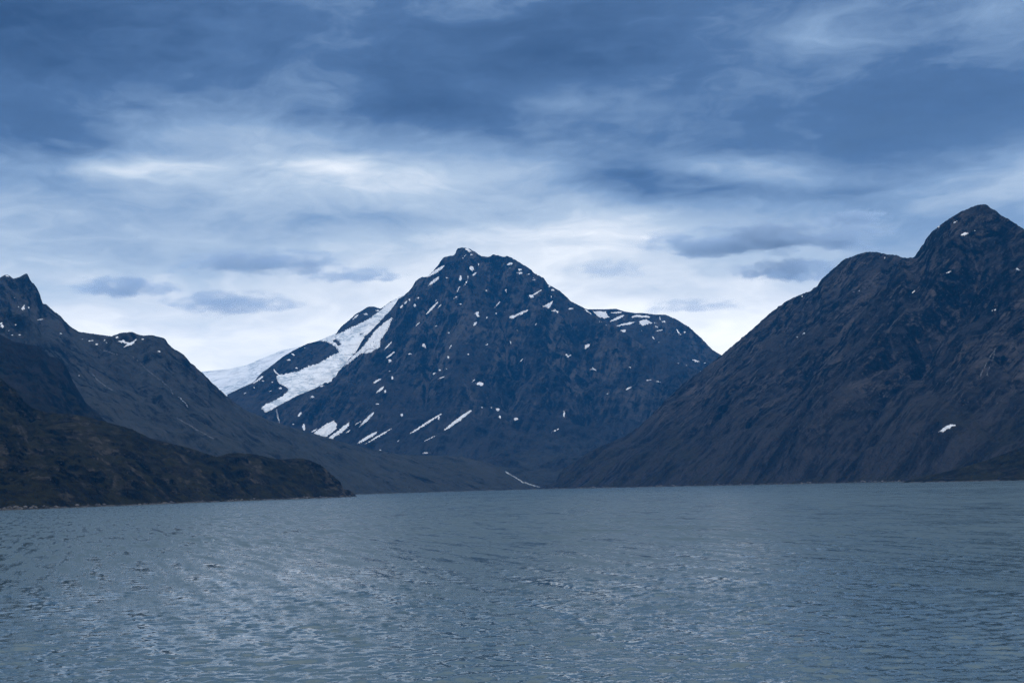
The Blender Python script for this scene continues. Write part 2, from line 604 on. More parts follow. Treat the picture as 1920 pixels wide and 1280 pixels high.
VEG_LOW = ((0.006, 0.008, 0.002), (0.090, 0.078, 0.026))
VEG_DRY = ((0.048, 0.056, 0.050), (0.115, 0.114, 0.100))
M_center = rock_material('gneiss_far', (0.0010, 0.002, 0.004), (0.012, 0.013, 0.015), (0.120, 0.112, 0.105), VEG_DRY, 330, 0.8, talus=(0.040, 0.039, 0.040), fall=(-0.3, -0.7, -0.65), scree_top=430.0)
M_left = rock_material('gneiss_slope', (0.0015, 0.003, 0.005), (0.011, 0.012, 0.014), (0.095, 0.089, 0.083), VEG_DRY, 420, 0.85, talus=(0.074, 0.078, 0.076), fall=(0.55, -0.6, -0.45), scree_top=330.0)
M_spur = rock_material('gneiss_spur', (0.002, 0.003, 0.004), (0.009, 0.010, 0.011), (0.050, 0.044, 0.040), VEG_LOW, 420, 0.6, 1.3, talus=(0.018, 0.016, 0.015), fall=(0.55, -0.5, -0.6))
M_head = rock_material('heath_rock', (0.0004, 0.0005, 0.0006), (0.008, 0.0075, 0.0055), (0.120, 0.102, 0.075), VEG_LOW, 420, 0.75, 2.8, talus=(0.012, 0.011, 0.007), fall=(0.4, -0.8, -0.15), band=0.25)
M_right = rock_material('gneiss_right', (0.0006, 0.0012, 0.0025), (0.014, 0.013, 0.013), (0.140, 0.121, 0.110), VEG_LOW, 260, 0.55, 1.7, talus=(0.050, 0.046, 0.046), fall=(-0.7, -0.35, -0.55), scree_top=260.0)
M_snow = snow_material('old_snow', 0.0, 0.70)
M_ice = snow_material('glacier_ice', 0.8)
M_white = plain_material('white_water', (0.38, 0.40, 0.42), (0.06, 0.065, 0.07), 0.05)
M_stream = plain_material('stream_bed', (0.10, 0.10, 0.105), (0.025, 0.026, 0.028), 0.03)
# ------------------------------------------------------------------ terrain
# far ice cap
ice_sky = [(340, 704), (380, 697), (430, 692), (462, 685), (492, 672), (530, 657), (565, 650), (595, 640), (640, 622), (700, 596), (760, 575)]
icefield = heightfield('icefield', (-3300, -350, 8500, 11600), 22.0,
    [crest_line([(a, b, 10500) for a, b in ice_sky]),
     crest_line([(300, 770, 8900), (350, 762, 8900), (430, 748, 8900), (500, 712, 9000), (560, 672, 9100), (620, 645, 9200), (740, 600, 9300)]),
     back_line([(a, b, 10500) for a, b in ice_sky], 800, 60)],
    ice_sky, M_ice, 3, rough=5, er=(0, 0), fine=0.8, fine_er=(0, 0), sm=14)
tag(icefield, 'smooth pale ice field sloping down in the gap left of the central peak', 'ice field', kind='structure')

# rock rib and knob behind the hanging glacier
rib = [(360, 790, 7600), (400, 757, 7800), (425, 740, 7900), (450, 728, 7980), (475, 717, 8050), (487, 702, 8100), (510, 685, 8200), (530, 669, 8300),
       (550, 657, 8400), (577, 644, 8500), (595, 640, 8600), (625, 629, 8750), (630, 626, 8800), (640, 612, 8850),
       (655, 600, 8900), (668, 588, 8920), (680, 582, 8930), (690, 575, 8950), (702, 575, 8950), (714, 579, 8900), (722, 573, 8850), (730, 567, 8800), (747, 559, 8700), (762, 551, 8650)]
rock_rib = heightfield('rock_rib', (-2200, -250, 6900, 9700), 8.0,
    [crest_line(rib), back_line(rib, 700, 120),
     crest_line([(742, 572, 8500), (690, 625, 8350), (640, 680, 8150), (590, 705, 8000), (540, 740, 7750), (500, 768, 7550), (460, 800, 7300)]),
     flat_line([(380, 6950), (520, 6950), (640, 7000)], 150)],
    [(a, b) for a, b, _ in rib[2:]], M_center, 11, rough=16, rscale=300, er=(8, 0.006), fine=5, back=lambda X, Y: Y < 9300)
tag(rock_rib, 'dark rock rib with a small knob between the ice field and hanging glacier', 'rock ridge', kind='structure')

# rounded snowy shoulder right behind the central mountain
bk = [(1040, 590, 9100), (1102, 580, 9000), (1135, 580, 9000), (1155, 579, 9000), (1170, 584, 9000), (1190, 587, 9000), (1205, 587, 9000), (1230, 590, 9000),
      (1247, 590, 9000), (1267, 598, 8950), (1280, 606, 8920), (1292, 613, 8900), (1315, 634, 8850), (1335, 655, 8800), (1351, 665, 8750), (1400, 690, 8650), (1460, 720, 8600)]
back_shoulder = heightfield('back_shoulder', (150, 1900, 7400, 9900), 8.5,
    [crest_line(bk), back_line(bk, 600, 120),
     crest_line([(1080, 640, 8450), (1140, 640, 8400), (1200, 660, 8300), (1300, 710, 8100), (1400, 760, 7900)]),
     flat_line([(1050, 7500), (1400, 7450)], 200)],
    [(a, b) for a, b, _ in bk], M_center, 29, rough=16, rscale=260, er=(8, 0.006), fine=6, back=lambda X, Y: Y < 9500)
tag(back_shoulder, 'rounded rock shoulder streaked with snow behind the right flank of the central peak', 'mountain', kind='structure')

# the central mountain
mc = [(470, 790, 7250), (500, 772, 7400), (527, 757, 7500), (555, 742, 7600), (592, 727, 7750), (617, 712, 7850), (642, 687, 7950), (667, 657, 8000), (680, 635, 8050),
      (712, 602, 8150), (730, 583, 8200), (747, 560, 8250), (757, 554, 8260), (768, 543, 8270), (780, 525, 8280), (790, 519.5, 8290), (800, 519, 8300), (815, 504, 8300),
      (830, 483, 8300), (842, 480, 8300), (850, 479, 8300), (857, 466, 8300), (867, 464, 8300), (880, 466, 8300), (890, 471, 8300), (902, 480, 8300),
      (916, 482, 8300), (924, 477, 8300), (935, 479, 8300), (945, 482, 8300), (950, 479.5, 8300), (960, 483, 8300), (980, 495, 8300), (997, 505.5, 8300),
      (1002, 512, 8300), (1020, 521, 8300), (1030, 534, 8300), (1050, 545, 8300), (1062, 555, 8300), (1072, 565, 8300), (1092, 575, 8280), (1102, 580, 8270), (1121, 598, 8200),
      (1152, 612, 8100), (1180, 630, 8020), (1202, 644, 7950), (1239, 667, 7800), (1270, 681, 7700), (1309, 695, 7600), (1360, 722, 7450), (1420, 760, 7300)]
central = heightfield('central_mountain', (-1750, 1650, 4800, 9400), 7.4,
    [crest_line(mc), back_line(mc[8:45], 650, 350),
     crest_line([(868, 465, 8300), (878, 600, 7820), (862, 720, 7260), (850, 800, 6900)]),
     crest_line([(952, 480, 8300), (1010, 600, 7850), (1040, 720, 7300), (1050, 800, 6900)]),
     crest_line([(790, 520, 8290), (770, 640, 7800), (735, 745, 7250)]),
     crest_line([(1150, 612, 8100), (1160, 720, 7450), (1150, 800, 6950)]),
     crest_line([(915, 495, 8290), (940, 600, 7970), (950, 700, 7500), (955, 790, 7060)]),
     crest_line([(830, 500, 8290), (822, 600, 8000), (805, 700, 7570), (795, 790, 7060)]),
     crest_line([(1050, 560, 8290), (1090, 650, 7930), (1100, 740, 7380), (1100, 810, 6960)]),
     flat_line([(350, 6900), (500, 6750), (650, 6550), (800, 6450), (1000, 6400), (1200, 6450), (1450, 6700)], 125),
     flat_line([(780, 5900), (900, 5750), (1100, 5750), (1250, 5900)], 62),
     flat_line([(880, 5300), (1000, 5200), (1130, 5250)], 14),
     flat_line([(860, 5000), (1000, 4960), (1140, 5000)], 1)],
    [(a, b) for a, b, _ in mc], M_center, 7, rough=85, rscale=430, er=(20, 0.014), ledge=(16, 75.0, 0.35, 0.0), fine=16, fine_scale=95, fine_er=(4, 0.007),
    presmooth=4, back=lambda X, Y: Y < 8800)
tag(central, 'tall pointed dark mountain dotted with snow patches at the head of the fjord', 'mountain', kind='structure')

# left mountain with its long apron reaching across the valley mouth
la = [(-420, 600, 5200), (-300, 560, 5300), (-120, 530, 5450), (0, 520, 5500), (10, 515, 5500), (17, 515.5, 5500), (26, 522, 5500), (37, 518, 5500), (49, 512, 5500),
      (54, 515, 5500), (57, 523, 5490), (67, 532, 5480), (75, 547, 5450), (81, 565, 5430), (100, 581, 5400), (115, 592, 5380), (132, 610, 5330), (150, 622, 5300),
      (170, 625, 5280), (207, 630, 5250), (225, 624, 5220), (247, 622, 5200), (267, 629, 5190), (285, 628, 5180), (310, 634, 5150), (325, 652, 5130),
      (347, 665, 5100), (360, 680, 5100), (380, 697, 5100), (405, 722, 5120), (425, 740, 5150), (445, 756, 5170), (464, 769, 5200), (506, 787, 5300), (566, 806, 5400),
      (627, 824, 5450), (683, 838, 5450), (754, 852, 5400), (825, 854, 5300), (870, 856, 5250), (920, 868, 5200), (952, 884, 5150), (985, 901, 5050), (1006, 911, 4990)]
left_mtn = heightfield('left_mountain', (-2700, 160, 3250, 6600), 7.0,
    [crest_line(la), back_line(la[:30], 600, 220), back_line(la[30:], 400, 60),
     crest_line([(-200, 560, 4750), (-60, 575, 4750), (0, 587, 4750), (45, 595, 4750), (72, 607, 4750), (95, 645, 4650), (140, 720, 4350), (200, 800, 3900)]),
     crest_line([(310, 634, 5150), (330, 715, 4750), (390, 790, 4350), (470, 850, 3980)]),
     crest_line([(150, 622, 5300), (200, 705, 4800), (290, 790, 4250)]),
     crest_line([(560, 806, 5400), (600, 850, 4900), (690, 895, 4500)]),
     crest_line([(754, 852, 5400), (790, 880, 5050), (830, 902, 4780)]),
     flat_line([(-400, 3300), (0, 3400), (300, 3550), (500, 3900), (650, 4250), (800, 4560), (900, 4780), (1008, 4960), (1030, 5150)], 0),
     flat_line([(100, 3250), (320, 3420), (520, 3760), (680, 4120), (820, 4430), (920, 4660), (1024, 4830), (1045, 5200)], -14)],
    [(a, b) for a, b, _ in la], M_left, 17, rough=40, rscale=330, er=(16, 0.012), ledge=(8, 55.0, 0.35, 0.0), fine=9, fine_scale=80,
    back=lambda X, Y: Y < 6300)
tag(left_mtn, 'long dark mountain on the left whose slope runs down to the valley mouth', 'mountain', kind='structure')

# darker spur in front of it
lb = [(-420, 540, 3650), (-300, 560, 3700), (-150, 600, 3700), (-60, 620, 3700), (0, 627, 3700), (25, 640, 3700), (75, 650, 3750), (92, 668, 3750), (110, 671, 3750), (125, 687, 3750),
      (135, 712, 3700), (147, 731, 3650), (162, 756, 3600), (190, 781, 3550), (222, 812, 3450), (262, 850, 3350), (300, 890, 3280)]
left_spur = heightfield('rocky_spur', (-1950, -700, 2650, 4500), 5.0,
    [crest_line(lb), back_line(lb, 350, 120),
     crest_line([(0, 627, 3700), (30, 720, 3350), (60, 800, 3120)]),
     crest_line([(110, 671, 3750), (135, 760, 3420), (170, 830, 3200)]),
     flat_line([(-400, 2850), (0, 2900), (200, 3000), (330, 3180), (350, 3350)], 0),
     flat_line([(-400, 2750), (0, 2800), (220, 2900), (360, 3100), (390, 3400)], -14)],
    [(a, b) for a, b, _ in lb[:-2]], M_spur, 23, rough=45, rscale=230, er=(12, 0.012), ledge=(10, 45.0, 0.3, 0.0), fine=11, fine_scale=60,
    back=lambda X, Y: Y < 4250)
tag(left_spur, 'dark rocky spur at the left edge behind the green headland', 'rock spur', kind='structure')

# near headland
lc = [(-420, 620, 2350), (-250, 655, 2450), (-100, 680, 2500), (0, 707, 2500), (15, 719, 2500), (30, 730, 2490), (42, 745, 2470), (57, 762, 2450), (80, 771, 2450), (106, 774, 2450), (149, 778, 2480),
      (175, 784, 2520), (198, 790, 2550), (248, 804, 2650), (283, 821, 2700), (319, 830, 2750), (354, 839, 2800), (390, 857, 2850)]
ld = [(370, 880, 2600), (385, 866, 2640), (407, 856, 2700), (425, 850, 2720), (445, 848, 2740), (460, 850, 2750), (480, 851, 2770), (496, 855, 2800), (513, 859, 2820), (530, 861, 2830), (552, 859, 2850), (568, 859, 2865),
      (581, 862, 2880), (602, 871, 2890), (612, 879, 2890), (623, 889, 2890), (634, 898, 2890), (644, 908, 2880), (653, 927, 2870)]
head = heightfield('headland', (-1350, -255, 1480, 3500), 3.3,
    [crest_line(lc), back_line(lc, 300, 60), crest_line(ld), back_line(ld, 130, 12),
     crest_line([(57, 762, 2450), (70, 850, 2100), (90, 910, 1900)]),
     crest_line([(175, 784, 2520), (210, 860, 2280), (230, 905, 2100)]),
     crest_line([(-60, 800, 2150), (0, 860, 1980), (60, 890, 1950)]),
     crest_line([(300, 880, 2380), (360, 895, 2420), (470, 885, 2620)]),
     flat_line([(-420, 1500), (-200, 1560), (0, 1725), (150, 1900), (300, 2150), (450, 2450), (560, 2650), (630, 2790), (654, 2865), (652, 2960), (600, 3080)], 0.0),
     flat_line([(-200, 1510), (10, 1665), (165, 1840), (320, 2095), (470, 2395), (580, 2600), (645, 2740), (668, 2850), (668, 2990)], -12)],
    [(a, b) for a, b, _ in lc[:-1]] + [(a, b) for a, b, _ in ld[2:-1]], M_head, 31, rough=22, rscale=130, er=(7, 0.009), ledge=(8, 15.0, 0.12, 0.0), fine=14, fine_scale=40, fine_er=(1, 0.003),
    presmooth=2, back=lambda X, Y: Y < 3250)
tag(head, 'low green-brown rocky headland on the left shore, nearest land to the viewer', 'headland', kind='structure')

# right mountain
ra = [(1022, 914, 4950), (1042, 890, 5060), (1056, 878, 5120), (1070, 869, 5180), (1098, 850, 5260), (1126, 835, 5320), (1169, 818, 5400), (1197, 799, 5450), (1219, 778, 5500), (1253, 743, 5540),
      (1281, 717, 5560), (1309, 698, 5560), (1351, 665, 5540), (1388, 634.5, 5500), (1416, 610, 5470), (1444, 585, 5430), (1472, 565, 5380), (1490, 556, 5350), (1517, 546, 5300),
      (1530, 536, 5280), (1540, 522, 5260), (1570, 496, 5200), (1580, 487, 5180), (1610, 476, 5120), (1627, 472, 5080), (1645, 472.5, 5030), (1665, 477, 4970), (1682, 478, 4910),
      (1700, 484, 4820), (1712, 482, 4760), (1720, 470, 4680), (1727, 459, 4640), (1740, 440, 4590), (1755, 427, 4550), (1772, 414, 4500), (1800, 397, 4420), (1825, 387, 4350),
      (1835, 384, 4320), (1850, 383, 4280), (1862, 391, 4260), (1880, 404, 4240), (1902, 416, 4220), (1920, 429, 4200), (2000, 475, 4100), (2200, 500, 3900), (2400, 540, 3700)]
right_mtn = heightfield('right_mountain', (40, 2350, 2700, 6300), 5.8,
    [crest_line(ra), back_line(ra[3:], 450, 250),
     crest_line([(1850, 383, 4280), (1770, 500, 4150), (1690, 620, 4020), (1590, 740, 3880), (1500, 840, 3800)]),
     crest_line([(1627, 472, 5080), (1530, 610, 4780), (1400, 745, 4520), (1270, 850, 4380)]),
     crest_line([(1920, 429, 4200), (1900, 560, 3900), (1830, 690, 3620), (1750, 800, 3450)]),
     crest_line([(1444, 585, 5430), (1340, 710, 5120), (1200, 830, 4820)]),
     crest_line([(1700, 520, 4780), (1620, 610, 4590), (1530, 710, 4370), (1430, 810, 4150)]),
     crest_line([(1850, 480, 4200), (1800, 600, 4110), (1720, 710, 3910), (1640, 810, 3740)]),
     crest_line([(1540, 545, 5240), (1440, 640, 5050), (1330, 740, 4830), (1220, 835, 4620)]),
     flat_line([(1018, 4930), (1100, 4640), (1200, 4380), (1350, 4030), (1500, 3720), (1700, 3400), (1920, 3120), (2350, 2780)], 0),
     flat_line([(1006, 4950), (1085, 4550), (1190, 4270), (1340, 3930), (1490, 3630), (1690, 3310), (1910, 3030), (2300, 2700)], -14)],
    [(a, b) for a, b, _ in ra[1:]], M_right, 41, rough=70, rscale=360, er=(20, 0.011), ledge=(14, 62.0, -0.45, 0.1), fine=13, fine_scale=75,
    presmooth=5, back=lambda X, Y: (X * 0.9 + Y < 6850))
tag(right_mtn, 'massive dark mountain with a rounded double summit filling the right side', 'mountain', kind='structure')

rn = [(1690, 900, 2980), (1740, 891, 2950), (1790, 880, 2920), (1850, 862, 2880), (1920, 836, 2850), (2050, 790, 2800), (2250, 740, 2750)]
mound = heightfield('shore_mound', (700, 1600, 2350, 3250), 4.0,
    [crest_line(rn), back_line(rn, 150, 30),
     flat_line([(1670, 3010), (1740, 2900), (1800, 2820), (1920, 2690), (2300, 2480)], 0),
     flat_line([(1650, 3020), (1730, 2840), (1790, 2760), (1910, 2630), (2300, 2400)], -12)],
    [(a, b) for a, b, _ in rn[1:]], M_head, 53, rough=8, rscale=110, er=(6, 0.008), fine=5, fine_scale=45, fine_er=(1, 0.004), back=lambda X, Y: Y < 3150)
tag(mound, 'low dark grassy mound on the shore at the right edge', 'hill', kind='structure')


# ------------------------------------------------------------------ snow, glacier and streams, draped on the rock
def hit(px, py):
    d = Vector(ray(px, py)).normalized()
    o = Vector((0, 0, CAM_H))
    best = None
    for i, (ob, bv) in enumerate(TERRAIN):
        loc, nrm, _, dist = bv.ray_cast(o, d, 30000)
        if loc is not None and (best is None or dist < best[3]):
            best = (loc, nrm, i, dist)
    return best


def seg_sd(X, Y, x1, y1, x2, y2):
    vx, vy = x2 - x1, y2 - y1
    L = max(vx * vx + vy * vy, 1e-6)
    t = np.clip(((X - x1) * vx + (Y - y1) * vy) / L, 0, 1)
    return np.hypot(X - x1 - t * vx, Y - y1 - t * vy), t


def poly_sd(X, Y, pts):
    d = np.full(X.shape, 1e9)
    ins = np.zeros(X.shape, bool)
    for (ax, ay), (bx, by) in zip(pts, pts[1:] + pts[:1]):
        e, _ = seg_sd(X, Y, ax, ay, bx, by)
        d = np.minimum(d, e)
        c = ((ay > Y) != (by > Y)) & (X < (bx - ax) * (Y - ay) / (by - ay + 1e-12) + ax)
        ins ^= c
    return np.where(ins, d, -d)


def shape_sd(sh, X, Y):
    k = sh[0]
    if k == 's':
        _, x1, y1, x2, y2, w = sh
        d, t = seg_sd(X, Y, x1, y1, x2, y2)
        if y2 < y1:
            t = 1 - t                      # chutes are broad at the top and run out to a point
        return w * 1.2 * (t + 0.03) ** 0.5 * np.clip(1.0 - t, 0, 1) ** 0.7 - d
    if k == 'l':
        _, pts, w = sh
        d = np.full(X.shape, 1e9)
        for (ax, ay), (bx, by) in zip(pts[:-1], pts[1:]):
            d = np.minimum(d, seg_sd(X, Y, ax, ay, bx, by)[0])
        return w * 0.5 - d
    if k == 'b':
        _, cx, cy, rx, ry = sh
        r = np.hypot((X - cx) / rx, (Y - cy) / ry)
        return (1 - r) * min(rx, ry)
    return poly_sd(X, Y, sh[1])


def extent(sh):
    if sh[0] == 's':
        xs, ys, m = (sh[1], sh[3]), (sh[2], sh[4]), sh[5]
    elif sh[0] == 'b':
        xs, ys, m = (sh[1] - sh[3], sh[1] + sh[3]), (sh[2] - sh[4], sh[2] + sh[4]), 0
    else:
        xs, ys, m = [p[0] for p in sh[1]], [p[1] for p in sh[1]], (sh[2] if sh[0] == 'l' else 0)
    return min(xs) - m - 2, max(xs) + m + 2, min(ys) - m - 2, max(ys) + m + 2


def conv(sh, ox, oy, k):
    f = lambda p: (p[0] / k + ox, p[1] / k + oy)
    if sh[0] == 's':
        a, b = f(sh[1:3]), f(sh[3:5])
        return ('s', *a, *b, max(sh[5] / k, 1.3))
    if sh[0] == 'b':
        a = f(sh[1:3])
        return ('b', *a, max(sh[3] / k, 1.1), max(sh[4] / k, 0.9))
    if sh[0] == 'l':
        return ('l', [f(p) for p in sh[1]], max(sh[2] / k, 0.9))
    return ('p', [f(p) for p in sh[1]])


SEED = [0]


def drape(name, sh, mat, thick=2.0, step=0.6, rag=1.0, holes=(), only=None, trim=0.0, lump=0.0):
    """a sheet of snow or water lying on the ground inside the given outline"""
    SEED[0] += 1
    xa, xb, ya, yb = extent(sh)
    nx, ny = int((xb - xa) / step) + 2, int((yb - ya) / step) + 2
    X, Y = np.meshgrid(np.linspace(xa, xb, nx), np.linspace(ya, yb, ny))
    nz = fbm((X * 0.8 + Y * 0.6) / 5.5 + SEED[0] * 3.7, (Y * 0.8 - X * 0.6) / 3.2 - SEED[0], 4, 91, 0.65)
    wx = fbm(X / 9.0, Y / 9.0 + SEED[0], 2, 93) * rag
    sdv = shape_sd(sh, X + wx, Y - wx) + nz * rag * 2.4 - trim
    for hsh in holes:
        sdv = np.minimum(sdv, -(shape_sd(hsh, X + wx, Y - wx) + nz * rag * 1.3))
    use = sdv > -1.2
    if only is not None:
        sel = {i for i, (ob, _) in enumerate(TERRAIN) if ob in only}
    LN = fbm((X + Y) / 7.0, (Y - X) / 3.0, 5, 97, 0.62, ridged=True) + fbm(X / 22.0, Y / 12.0, 3, 98)
    co, ids, own = [], {}, []
    for i, j in zip(*np.nonzero(use)):
        h_ = hit(X[i, j], Y[i, j]) if only is None else None
        if only is not None:
            d = Vector(ray(X[i, j], Y[i, j])).normalized()
            o = Vector((0, 0, CAM_H))
            for k in sel:
                loc, nrm, _, dist = TERRAIN[k][1].ray_cast(o, d, 30000)
                if loc is not None and (h_ is None or dist < h_[3]):
                    h_ = (loc, nrm, k, dist)
        if h_ is None:
            continue
        loc, nrm, k, dist = h_
        if nrm.z < 0:
            nrm = -nrm
        s = min(max(sdv[i, j] / 0.9, -1), 1)
        nn = (nrm + Vector((0, 0, 0.6))).normalized()
        ids[(i, j)] = len(co)
        th_ = thick * s
        if lump and s > 0:
            th_ += s * lump * LN[i, j]
        co.append((*(loc + nn * th_), dist))
        own.append(k)
    if len(co) < 4:
        return None
    k0 = max(set(own), key=own.count)
    q = []
    for (i, j), a in ids.items():
        b, c, d = ids.get((i, j + 1)), ids.get((i + 1, j + 1)), ids.get((i + 1, j))
        if None in (b, c, d):
            continue
        if any(own[x] != k0 for x in (a, b, c, d)):
            continue
        ds = [co[x][3] for x in (a, b, c, d)]
        if max(ds) - min(ds) > max(45.0, 0.012 * ds[0]):
            continue
        q.append((a, d, c, b))
    if not q:
        return None
    q = np.array(q)
    u = np.unique(q)
    rm = np.full(len(co), -1)
    rm[u] = np.arange(len(u))
    o = raw_mesh(name, np.array(co)[u, :3], rm[q], mat)
    return o, TERRAIN[k0][0]


Z1, Z2, Z3 = (0, 480, 4), (380, 440, 4), (780, 440, 4)
Z4, Z5, Z6, Z7, Z8 = (400, 700, 2.8235), (1000, 560, 3.556), (1440, 360, 4), (1440, 620, 4), (0, 680, 2.8235)
S, B, PL = 's', 'b', 'p'
SNOW = [
 (Z3, [(S,80,320,210,235,24),(S,90,385,170,320,22),(S,70,605,162,505,15),(S,165,550,190,520,9),(S,135,510,155,485,6),
  (B,333,325,11,20),(S,390,335,388,305,8),(S,385,345,360,380,8),(S,325,392,305,435,11),(S,280,482,308,462,10),(B,418,252,19,20),
  (S,422,310,455,282,14),(B,470,222,6,10),(B,232,322,9,5),(S,345,182,375,150,6),(S,370,105,420,128,18),(B,415,150,8,5),
  (S,680,225,725,215,18),(B,775,262,24,9),(B,780,287,19,8),(S,825,300,860,293,8),(B,880,325,8,5),(B,890,338,13,5),(B,706,252,8,4),
  (S,840,472,940,415,12),(B,865,460,22,13),(B,530,420,10,6),(B,673,418,7,14),(S,590,548,628,503,9),(B,333,520,9,7),
  (PL,[(432,590),(470,575),(478,622),(460,615)]),(S,695,630,840,565,18),(B,720,615,22,13),(B,672,578,13,5),(B,600,590,5,8),
  (PL,[(945,540),(975,525),(1030,490),(1020,525),(985,565),(975,540)]),(PL,[(1005,565),(1040,560),(1070,575),(1060,587),(1035,578)]),
  (B,1165,555,23,8),(B,1000,388,8,8),(B,1025,415,15,8),(B,1015,465,4,8),(S,430,680,455,655,16),(B,533,618,8,8),(S,890,682,903,664,8),
  (B,247,735,13,6),(B,152,685,6,7),(PL,[(25,840),(45,825),(68,808),(80,845),(60,840)]),(S,245,858,265,828,9),(B,390,898,10,6),
  (B,240,920,10,12),(S,125,1045,150,1035,14),(B,180,1015,9,8),(B,228,1005,9,5),(S,165,1080,215,1062,9),(B,752,716,9,4),
  (S,705,795,715,825,9),(S,520,828,545,818,10),(S,775,960,803,925,9),(PL,[(1260,855),(1270,820),(1310,815),(1300,835),(1275,858)]),
  (B,1130,897,14,7),(S,1125,920,1165,900,11),(PL,[(1303,1012),(1325,990),(1352,1017),(1320,1013)]),(B,1602,992,17,5),
  (S,1720,1093,1765,1087,8),(S,1800,1097,1850,1105,7),(S,1568,1168,1612,1138,11),(B,1437,1190,10,5),(S,405,1115,448,1080,7),
  (PL,[(442,1115),(480,1100),(510,1110),(500,1133),(465,1128)]),(S,1265,560,1320,598,10),(B,1372,655,14,4),(B,1423,678,12,4),
  (S,0,475,25,468,8),(S,5,680,30,655,8),
  (PL,[(1330,572),(1420,575),(1455,620),(1400,628),(1360,610)]),(S,1450,588,1545,580,11),(S,1445,655,1560,605,19),(S,1500,685,1640,655,17),
  (B,1557,720,25,11),(PL,[(1605,620),(1640,600),(1690,603),(1760,612),(1745,624),(1660,617)]),
  (PL,[(1672,645),(1735,630),(1760,655),(1820,662),(1750,668),(1700,683),(1680,668)]),(S,1790,685,1815,695,11),(S,1790,720,1850,714,9),
  (S,1828,615,1832,640,9),(S,1840,648,1880,658,9),(B,1690,720,10,5),(B,1632,757,12,5),(S,1775,765,1790,790,10),(B,1822,805,6,4)]),
 (Z5, [(S,955,205,975,235,11),(B,1008,222,7,5),(S,965,240,990,235,6),(PL,[(1060,405),(1085,405),(1110,420),(1080,420)]),(B,1145,427,10,4),
  (B,962,432,8,3),(S,1008,440,1040,447,4),(B,1118,482,8,4),(B,1005,522,5,3)]),
 (Z4, [(S,845,50,888,28,10),(S,860,105,905,68,12),(B,908,95,5,8),(B,947,22,5,8),
  (PL,[(527,318),(590,270),(640,245),(655,270),(650,295),(600,335),(575,337)]),(PL,[(605,342),(655,305),(720,255),(718,278),(690,305),(630,347)]),
  (S,515,312,552,290,8),(S,448,230,465,205,12),(S,480,305,478,268,16),(B,424,268,6,4),(B,525,123,9,7),(S,770,285,850,205,15),
  (S,745,275,785,250,6),(S,700,315,725,300,6),(S,760,372,865,310,16),(S,795,378,945,290,9),(S,1030,325,1205,215,12),(S,1190,245,1195,225,10),
  (S,1215,305,1365,195,17),(S,1115,358,1185,325,6),(B,1128,420,18,5),(B,885,405,10,3),(S,970,365,985,350,5),(B,870,162,10,4),(B,998,218,8,9),
  (B,1505,192,12,9),(B,1518,230,8,8),(B,1603,240,12,8),(S,1790,310,1828,292,7),(B,1857,215,6,20),(B,1420,180,5,4),(B,1475,180,5,4)]),
 (Z2, [(PL,[(1430,615),(1370,650),(1300,710),(1230,800),(1180,860),(1100,930),(1050,995),(1100,962),(1190,890),(1260,885),(1335,840),(1330,800),(1385,720)]),
  (S,945,1090,1025,1040,12),(S,870,1140,910,1130,8),(B,820,1215,14,8),(S,1480,555,1500,530,16),(S,1510,520,1530,500,14),(B,1550,487,8,10),
  (B,1590,530,12,12),(S,1595,488,1625,470,7),(S,1440,545,1455,535,7),(S,1360,865,1420,800,12),(S,1370,930,1440,878,14),(B,1405,945,14,12),
  (B,1550,895,12,6),(S,1275,1115,1335,1080,12),(S,1295,1190,1362,1135,14),(B,1370,1172,8,10),(B,1397,1022,12,5),(B,1423,1075,7,14),(S,1595,685,1628,658,8),
  (S,1120,640,1165,600,14),(B,1225,595,16,10),(B,1120,695,10,10),(S,1265,615,1300,600,8),(B,1310,567,14,8),
  (S,665,890,695,910,10),(B,648,938,16,8),(S,530,1005,575,1060,12),(B,705,1000,12,8),(S,370,1120,460,1055,14),(B,445,1095,14,5),(B,520,1105,10,7),
  (B,508,1170,10,6),(B,585,1150,16,8),(S,305,1195,330,1180,7),(B,385,1145,8,6),(B,280,1175,8,4),(B,765,848,10,5)]),
 (Z1, [(B,8,505,12,10),(B,15,527,14,12),(B,68,558,10,5),(B,118,514,9,5),(B,92,594,9,6),(B,148,590,8,3),(B,110,310,7,5),
  (PL,[(158,392),(180,368),(186,395),(170,412)]),(B,215,387,9,9),(B,140,380,5,4),(S,270,480,335,472,9),(S,445,580,475,584,6),(B,878,610,12,7),
  (PL,[(868,640),(925,630),(975,650),(1035,615),(1000,660),(920,687),(960,660),(900,648)]),(B,1068,623,12,5),(B,1195,716,12,6),(S,650,640,700,632,6),
  (B,693,655,8,4),(S,765,640,790,625,7),(B,725,662,15,5),(S,45,145,70,155,8),(B,795,648,8,4),(B,615,622,8,5),(B,592,895,8,3)]),
 (Z6, [(S,1385,235,1418,218,9),(PL,[(1432,327),(1465,310),(1485,297),(1503,312),(1490,325),(1450,329)]),(B,1550,292,8,3),(S,1258,278,1290,248,9),
  (S,1325,612,1375,593,8),(B,1298,616,8,4),(B,635,750,12,5),(B,683,742,10,6),(S,1078,758,1105,735,10),(B,875,490,5,4),(S,1660,895,1712,877,7),
  (S,250,1072,280,1050,7),(B,215,1088,8,3),(PL,[(1853,580),(1875,570),(1907,592),(1880,590)]),(B,1878,636,4,3),(B,256,782,7,6)]),
 (Z7, [(PL,[(1280,757),(1330,715),(1365,703),(1410,703),(1370,727),(1310,757)])]),
]
patches = 0
